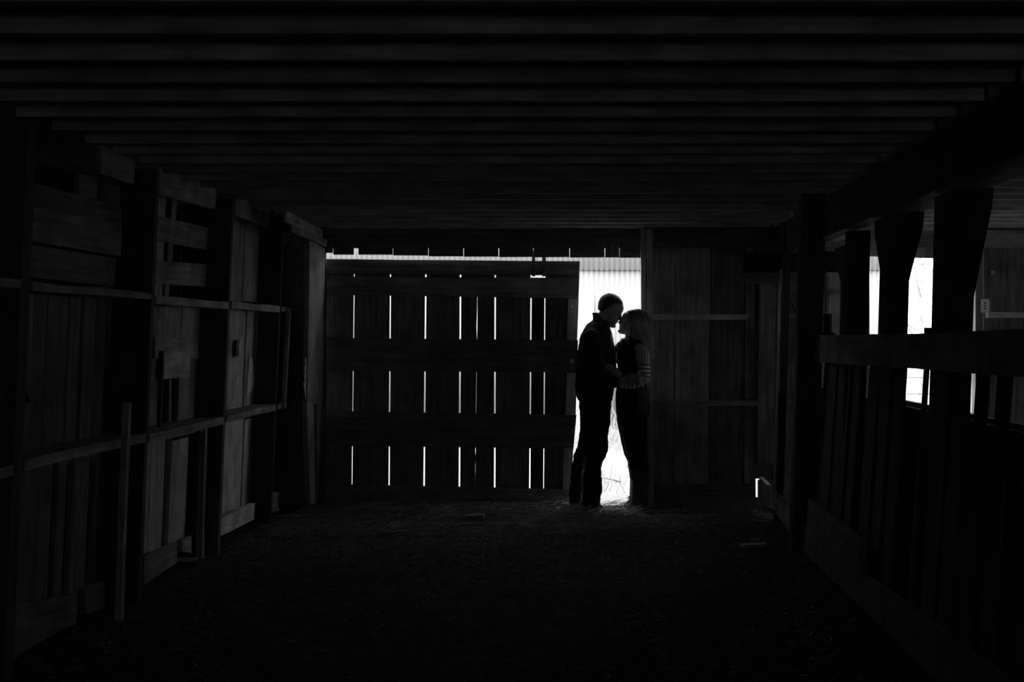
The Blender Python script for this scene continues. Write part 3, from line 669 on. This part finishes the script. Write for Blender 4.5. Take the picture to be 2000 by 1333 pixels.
        if wrinkle:
            nrm = [v.normal.copy() for v in out.vertices]
            for v, nn in zip(out.vertices, nrm):
                p = v.co; f = mnoise.noise((p.x*wsc, p.y*wsc, p.z*wsc*1.6))+.5*mnoise.noise((p.x*wsc*2.3, p.y*wsc*2.3, p.z*wsc*3.7))
                v.co = p+nn*f*wrinkle
        if not out.uv_layers:
            uv = out.uv_layers.new(name='uv')
            for l in out.loops:
                p = out.vertices[l.vertex_index].co; uv.data[l.index].uv = (p.z, p.x+p.y)
        return link(name, out, mat, parent, smooth=True, label=label)

# ---- man
man = empty('person', W(1150, 995), label='man in a dark plaid jacket and jeans, bending his head to the woman', cat='person')
b = Blob()
b.head(W(1197.5, 641), .243, 29, 1)
b.limb([W(1166, 640), W(1176, 626), W(1186, 612)], [.072, .062, .06])
b.loft([(633, 1152, 1184, 0, .12), (650, 1142, 1188, 0, .18), (680, 1135, 1194, 0, .19), (730, 1132, 1194, 0, .17), (780, 1136, 1190, 0, .15), (806, 1137, 1189, 0, .15)])
for dy, pts in ((-.225, [(1154, 664), (1176, 741), (1236, 737)]), (.225, [(1158, 664), (1186, 736), (1228, 742)])):
    b.limb([W(x, y, dy-(.02 if i and dy < 0 else 0)) for i, (x, y) in enumerate(pts)], [.055, .04, .026])
b.loft([(800, 1148, 1188, -.085, .075), (850, 1148, 1183, -.09, .07), (882, 1150, 1182, -.09, .06), (930, 1147, 1170, -.09, .05), (985, 1148, 1166, -.09, .04)])
b.loft([(800, 1138, 1178, .085, .075), (850, 1136, 1166, .09, .07), (882, 1130, 1154, .09, .06), (930, 1119, 1141, .09, .05), (985, 1118, 1134, .09, .04)])
yh = -.265
b.hand(W(1238, 737, yh), W(1245, 738, yh-.005), [W(1261, 732, yh+.02), W(1263.5, 741, yh+.02), W(1261, 749, yh+.02), W(1255.5, 756, yh+.02)],
       [W(1250, 731, yh-.01), W(1251, 737.5, yh-.012), W(1249.5, 743, yh-.01), W(1246.5, 748, yh-.008)], [W(1242, 731, yh), W(1246, 725, yh-.01), W(1252, 721.5, yh)])
b.hand(W(1228, 742, .225), W(1235, 744, .225), [W(1250, y, .16) for y in (736, 742, 748, 754)], [W(1241, y, .215) for y in (738, 742, 746, 750)], [W(1232, 737, .22), W(1236, 731, .21), W(1242, 728, .20)])
b.done('body', M['skin'], man, .0048, 1)
b = Blob()     # jacket with sleeves
b.loft([(626, 1158, 1186, 0, .085), (634, 1147, 1190, 0, .15), (643, 1140, 1193, 0, .20), (655, 1134.5, 1196, 0, .225), (672, 1130.5, 1199.5, 0, .235), (690, 1128, 1202, 0, .225), (707, 1126, 1204, 0, .22), (730, 1124.6, 1203, 0, .21),
        (755, 1123.2, 1200, 0, .205), (772, 1125, 1198, 0, .20), (783, 1129.5, 1196, 0, .195)])
b.limb([W(1154, 662, -.225), W(1163, 700, -.255), W(1176, 738, -.26), W(1196, 742, -.265), W(1212, 741, -.265)], [.078, .068, .064, .062, .055])
b.limb([W(1158, 662, .225), W(1186, 736, .255), W(1215, 742, .235)], [.078, .064, .05])
b.done('jacket', M['jacket'], man, .008, 2, .006, 10)
b = Blob()     # stand-up collar
b.loft([(611, 1156, 1168, 0, .055), (618, 1158, 1174, 0, .075), (628, 1158, 1180, 0, .09), (638, 1160, 1190, 0, .085), (646, 1176, 1193, 0, .07)])
b.done('collar', M['jacket'], man, .007, 1, .002)
sweep('rolled_cuff', [W(1205, 741, -.27), W(1216, 742, -.27), W(1228, 739, -.268), W(1239, 737.5, -.266)], [.056, .050, .046, .043], M['cuff'], man, n=16, jag=.04)
sweep('sleeve_fold', [W(1176, 722, -.268), W(1190, 722, -.275), W(1203, 731, -.275), W(1211, 742, -.27)], [.035, .047, .045, .05], M['cuff'], man, n=14, jag=.05)
b = Blob()
b.loft([(770, 1131, 1194, 0, .18), (796, 1131, 1194, 0, .18), (806, 1135, 1193, 0, .18), (820, 1133, 1191, 0, .17), (832, 1134, 1188, 0, .12)])
b.loft([(800, 1146, 1193, -.085, .09), (825, 1146, 1191, -.09, .092), (850, 1146, 1187.5, -.09, .088), (868, 1146, 1187, -.09, .082), (881, 1147, 1187, -.09, .078), (894, 1145, 1181, -.09, .076), (908, 1142, 1174, -.09, .075), (930, 1139, 1175, -.09, .074), (955, 1138, 1176, -.09, .075), (975, 1137, 1172.5, -.09, .075), (986, 1136, 1173, -.09, .075)])
b.loft([(800, 1132, 1182, .085, .09), (830, 1133, 1172, .09, .09), (860, 1131, 1164, .09, .086), (875, 1126, 1158, .09, .08), (895, 1119.5, 1150, .09, .075), (920, 1115.5, 1143, .09, .074), (960, 1111.8, 1140, .09, .074), (985, 1111, 1138, .09, .075)])
b.done('trousers', M['trousers'], man, .007, 1, .007, 13)
for dy, x0, x1 in ((-.09, 1141, 1183), (.09, 1115, 1153)):
    b = Blob(); b.limb([W(x0+6, 985, dy), W(x0+6, 991, dy)], [.042, .036]); b.limb([W(x0+6, 985, dy), W(x1-14, 990, dy), W(x1-5, 992.3, dy)], [.04, .036, .026])
    b.loft([(992.5, x0, x1, dy, .045), (997, x0, x1, dy, .045)]); b.done('boot', M['boot'], man, .006, 1)
b = Blob()     # short hair: cap over crown and nape
th = math.radians(29); ct, st = math.cos(th), math.sin(th); hh = .243; ch0 = W(1197.5, 641)
def HT(x, y, z):
    x -= .35; return Vector((ch0.x+(x*ct+z*st)*hh, ch0.y+y*hh, ch0.z+(z*ct-x*st)*hh))
for sec in range(1):
    rings = []; n = 24
    for z, f, bb, hw in ((.30, -.20, -.40, .22), (.40, -.10, -.46, .31), (.50, .0, -.50, .345), (.58, .12, -.52, .362), (.68, .20, -.52, .368), (.78, .27, -.50, .36), (.87, .265, -.44, .31), (.95, .17, -.36, .23), (1.015, .02, -.22, .10)):
        c = (f+bb)/2; hx = (f-bb)/2
        rings.append([b.bm.verts.new(HT(c+hx*math.cos(2*math.pi*k/n), hw*math.sin(2*math.pi*k/n), z)) for k in range(n)])
    for i in range(len(rings)-1):
        for k in range(n): b.bm.faces.new((rings[i][k], rings[i+1][k], rings[i+1][(k+1) % n], rings[i][(k+1) % n]))
    b.bm.faces.new(rings[0]); b.bm.faces.new(list(reversed(rings[-1])))
b.done('hair', M['mhair'], man, .005, 1, .003, 60)

# ---- woman
wom = empty('person', W(1248, 993), label='woman with long light hair and a striped sleeve, face lifted to the man', cat='person')
b = Blob()
b.head(W(1208.6, 650.3), .215, -13, -1)
b.limb([W(1236, 668), W(1232, 655), W(1229, 640)], [.056, .047, .047])
b.loft([(664, 1228, 1254, 0, .10), (680, 1214, 1258, 0, .14), (700, 1210, 1259, 0, .14), (740, 1211, 1257, 0, .12), (775, 1209, 1260, 0, .14), (800, 1210, 1260, 0, .14)])
b.limb([W(1248, 682, -.16), W(1256, 735, -.185), W(1205, 745, -.20)], [.045, .035, .025]); b.limb([W(1244, 682, .16), W(1236, 725, .19), W(1204, 700, .15)], [.045, .035, .025])
b.hand(W(1205, 745, -.20), W(1198, 745, -.205), [W(1183, y, -.20) for y in (738, 744, 750, 755)], [W(1192, y, -.21) for y in (740, 744, 748, 751)], [W(1200, 740, -.20), W(1195, 734, -.2), W(1189, 731, -.2)], r=.0075)
b.hand(W(1204, 700, .15), W(1200, 694, .14), [W(1196, 680, .10+.02*i) for i in range(4)], [W(1198, 688, .11+.02*i) for i in range(4)], [W(1203, 694, .12), W(1204, 688, .09), W(1203, 683, .08)], r=.0075)
b.loft([(795, 1220, 1258, -.075, .07), (850, 1224, 1256, -.08, .065), (900, 1234, 1254, -.08, .05), (985, 1238, 1252, -.08, .035)])
b.loft([(795, 1212, 1250, .075, .07), (850, 1217, 1248, .08, .065), (900, 1230, 1250, .08, .05), (985, 1236, 1250, .08, .035)])
b.done('body', M['fair'], wom, .0048, 1)
b = Blob()     # dark knit top
b.loft([(657, 1234, 1250, 0, .06), (664, 1226, 1257, 0, .12), (674, 1214, 1262, 0, .165), (688, 1206, 1264, 0, .18), (705, 1205, 1264, 0, .175), (725, 1207, 1262, 0, .16), (745, 1205, 1262, 0, .16), (765, 1203, 1264, 0, .17), (785, 1202, 1266, 0, .18), (792, 1203, 1266, 0, .18)])
b.limb([W(1244, 680, .16), W(1238, 724, .20), W(1212, 704, .16)], [.06, .05, .042])
b.done('knit_top', M['coat'], wom, .008, 2, .004, 12)
b = Blob()
b.loft([(758, 1234, 1267, -.06, .125), (785, 1236, 1268, -.06, .13), (809, 1237, 1268, -.06, .135)]); b.done('cardigan_tail', M['skirt'], wom, .008, 1, .003)
b = Blob()
b.loft([(785, 1202, 1264, 0, .17), (800, 1203, 1264, 0, .165), (815, 1206, 1262, 0, .15)])
b.loft([(800, 1206, 1264, -.075, .082), (830, 1212, 1263, -.08, .08), (860, 1217, 1262, -.08, .075), (890, 1224, 1260, -.08, .065), (915, 1230, 1259, -.08, .06), (940, 1233, 1258, -.08, .055)])
b.loft([(800, 1202.5, 1256, .075, .082), (830, 1206, 1256, .08, .08), (850, 1210.5, 1256, .08, .078), (870, 1214.5, 1256, .08, .07), (890, 1219.5, 1256, .08, .065), (903, 1226, 1256, .08, .06), (940, 1231, 1256, .08, .055)])
b.done('leggings', M['legging'], wom, .007, 2)
for dy, xo in ((-.08, 1), (.08, -1)):
    b = Blob(); b.loft([(912, 1231+xo, 1261+xo, dy, .064), (940, 1232+xo, 1260+xo, dy, .06), (968, 1231+xo, 1259+xo, dy, .055), (985, 1230+xo, 1260+xo, dy, .055)])
    b.limb([W(1250+xo, 983, dy), W(1236+xo, 987, dy), W(1226+xo, 990, dy)], [.05, .042, .03]); b.loft([(989, 1220+xo, 1262+xo, dy, .045), (994, 1220+xo, 1262+xo, dy, .045)])
    o = b.done('boot', M['wboot'], wom, .007, 1)
    def ff(rr, dy=dy, xo=xo):
        a = rr.uniform(0, 6.28); y = rr.choice((913, 913, 975, 982)) + rr.uniform(-3, 3); c = W(1246+xo, y, dy)
        return (c.x+math.cos(a)*.06, c.y+math.sin(a)*.055, c.z), (math.cos(a), math.sin(a), rr.uniform(-.8, .5)), rr.uniform(.015, .04), .0015, .15
    f = blades('fur_trim', 240, ff, M['fur'], 60+xo, kind='stuff'); f.parent = o; f.matrix_local = Matrix.Translation(-wloc(wom)) @ Matrix.Identity(4) if False else o.matrix_local.inverted() @ Matrix.Translation(-wom.location)
sweep('sleeve_top', [W(1251, 676, -.175), W(1254, 682, -.19), W(1256.5, 692, -.20), W(1257, 712, -.205)], [.012, .036, .046, .047], M['sleeve2'], wom, n=18)
sweep('striped_sleeve', [W(1257, 711, -.205), W(1256.5, 722, -.205), W(1254, 738, -.20), W(1240, 746, -.205), W(1220, 747.5, -.21), W(1200, 747, -.215)], [.048, .049, .05, .046, .042, .034], M['sleeve'], wom, n=18, jag=.015)
sweep('scarf', [W(1248, 664, .03), W(1238, 661, -.06), W(1226, 666, -.09), W(1212, 677, -.06), W(1202, 686, 0)], [.022, .030, .034, .034, .022], M['scarf'], wom, n=14, jag=.08, flat=.9)
sweep('scarf', [W(1236, 663, .08), W(1222, 662, .06), W(1210, 672, .03), W(1199, 682, .0)], [.015, .018, .018, .014], M['scarf'], wom, n=12, jag=.1)
sweep('lace_collar', [W(1244, 664, -.07), W(1238, 657, -.08), W(1232, 657, -.06), W(1227, 660, 0)], [.012, .016, .014, .01], M['lace'], wom, n=10, jag=.15)
b = Blob()     # hair mass
b.loft([(603.5, 1234, 1248, 0, .035), (605.5, 1227, 1254, 0, .06), (609, 1223, 1258, 0, .075), (614, 1225, 1261, 0, .085), (621, 1231, 1263.5, 0, .092), (630, 1234, 1266, 0, .096), (642, 1234, 1268, 0, .10), (655, 1237, 1269.5, 0, .10), (668, 1243, 1271, 0, .098), (680, 1250, 1272, 0, .09), (690, 1257, 1274, 0, .075), (698, 1264, 1276, 0, .05)], pw=2.1)
hr = b.done('hair', M['whair'], wom, .006, 3, .0012, 30)
rr = random.Random(9); 
def strand_obj():
    vs, fs = [], []
    for _ in range(900):
        side = rr.random(); a = rr.uniform(-1, 1); out = rr.random()
        dy = -.094*math.sqrt(max(0, 1-(out*.9)**2))*(1 if rr.random() < .75 else -1)
        x0 = 1232+out*22; pts = []
        wv, ph, am = rr.uniform(.08, .16), rr.uniform(0, 6), rr.uniform(.3, 1.6)*(1.8 if out > .8 else 1)
        ye = rr.uniform(676, 703); N = 12
        for k in range(N+1):
            t = k/N; y0 = 604.5+10*abs(2*out-1)**2.2; y = y0+(ye-y0)*t
            front = (1226+12*t+1.2*math.sin(t*9+ph)) if t < .5 else 1232+1.2*math.sin(t*9+ph)+(t-.5)*70*(ye-606)/97; bk = 1261+11.5*math.sin(min(1, t*2.6)*1.57)+3*t+(rr.uniform(0, 1.5) if out > .9 else 0)
            x = front+(bk-front)*min(1.04, out*1.04)+math.sin(y*wv+ph)*am
            pts.append(W(x, y, dy*(math.sin(min(1, .35+t*2)*1.57))*1.16))
        wd = .0011; b0 = len(vs)
        for p in pts: vs += [p+Vector((wd, 0, 0)), p+Vector((-wd*.5, wd, 0)), p+Vector((-wd*.5, -wd, 0))]
        for k in range(N):
            for j in range(3): j2 = (j+1) % 3; fs.append((b0+3*k+j, b0+3*k+j2, b0+3*k+3+j2, b0+3*k+3+j))
    me = bpy.data.meshes.new('hair_strands'); me.from_pydata([tuple(v) for v in vs], [], fs)
    o = link('hair_strands', me, M['strand'], hr); me.materials.append(M['whair'])
    for i, p_ in enumerate(me.polygons): p_.material_index = 1 if (i//36) % 5 < 2 else 0; o.matrix_local = hr.matrix_local.inverted() @ Matrix.Translation(-wom.location); o['kind'] = 'stuff'
strand_obj()
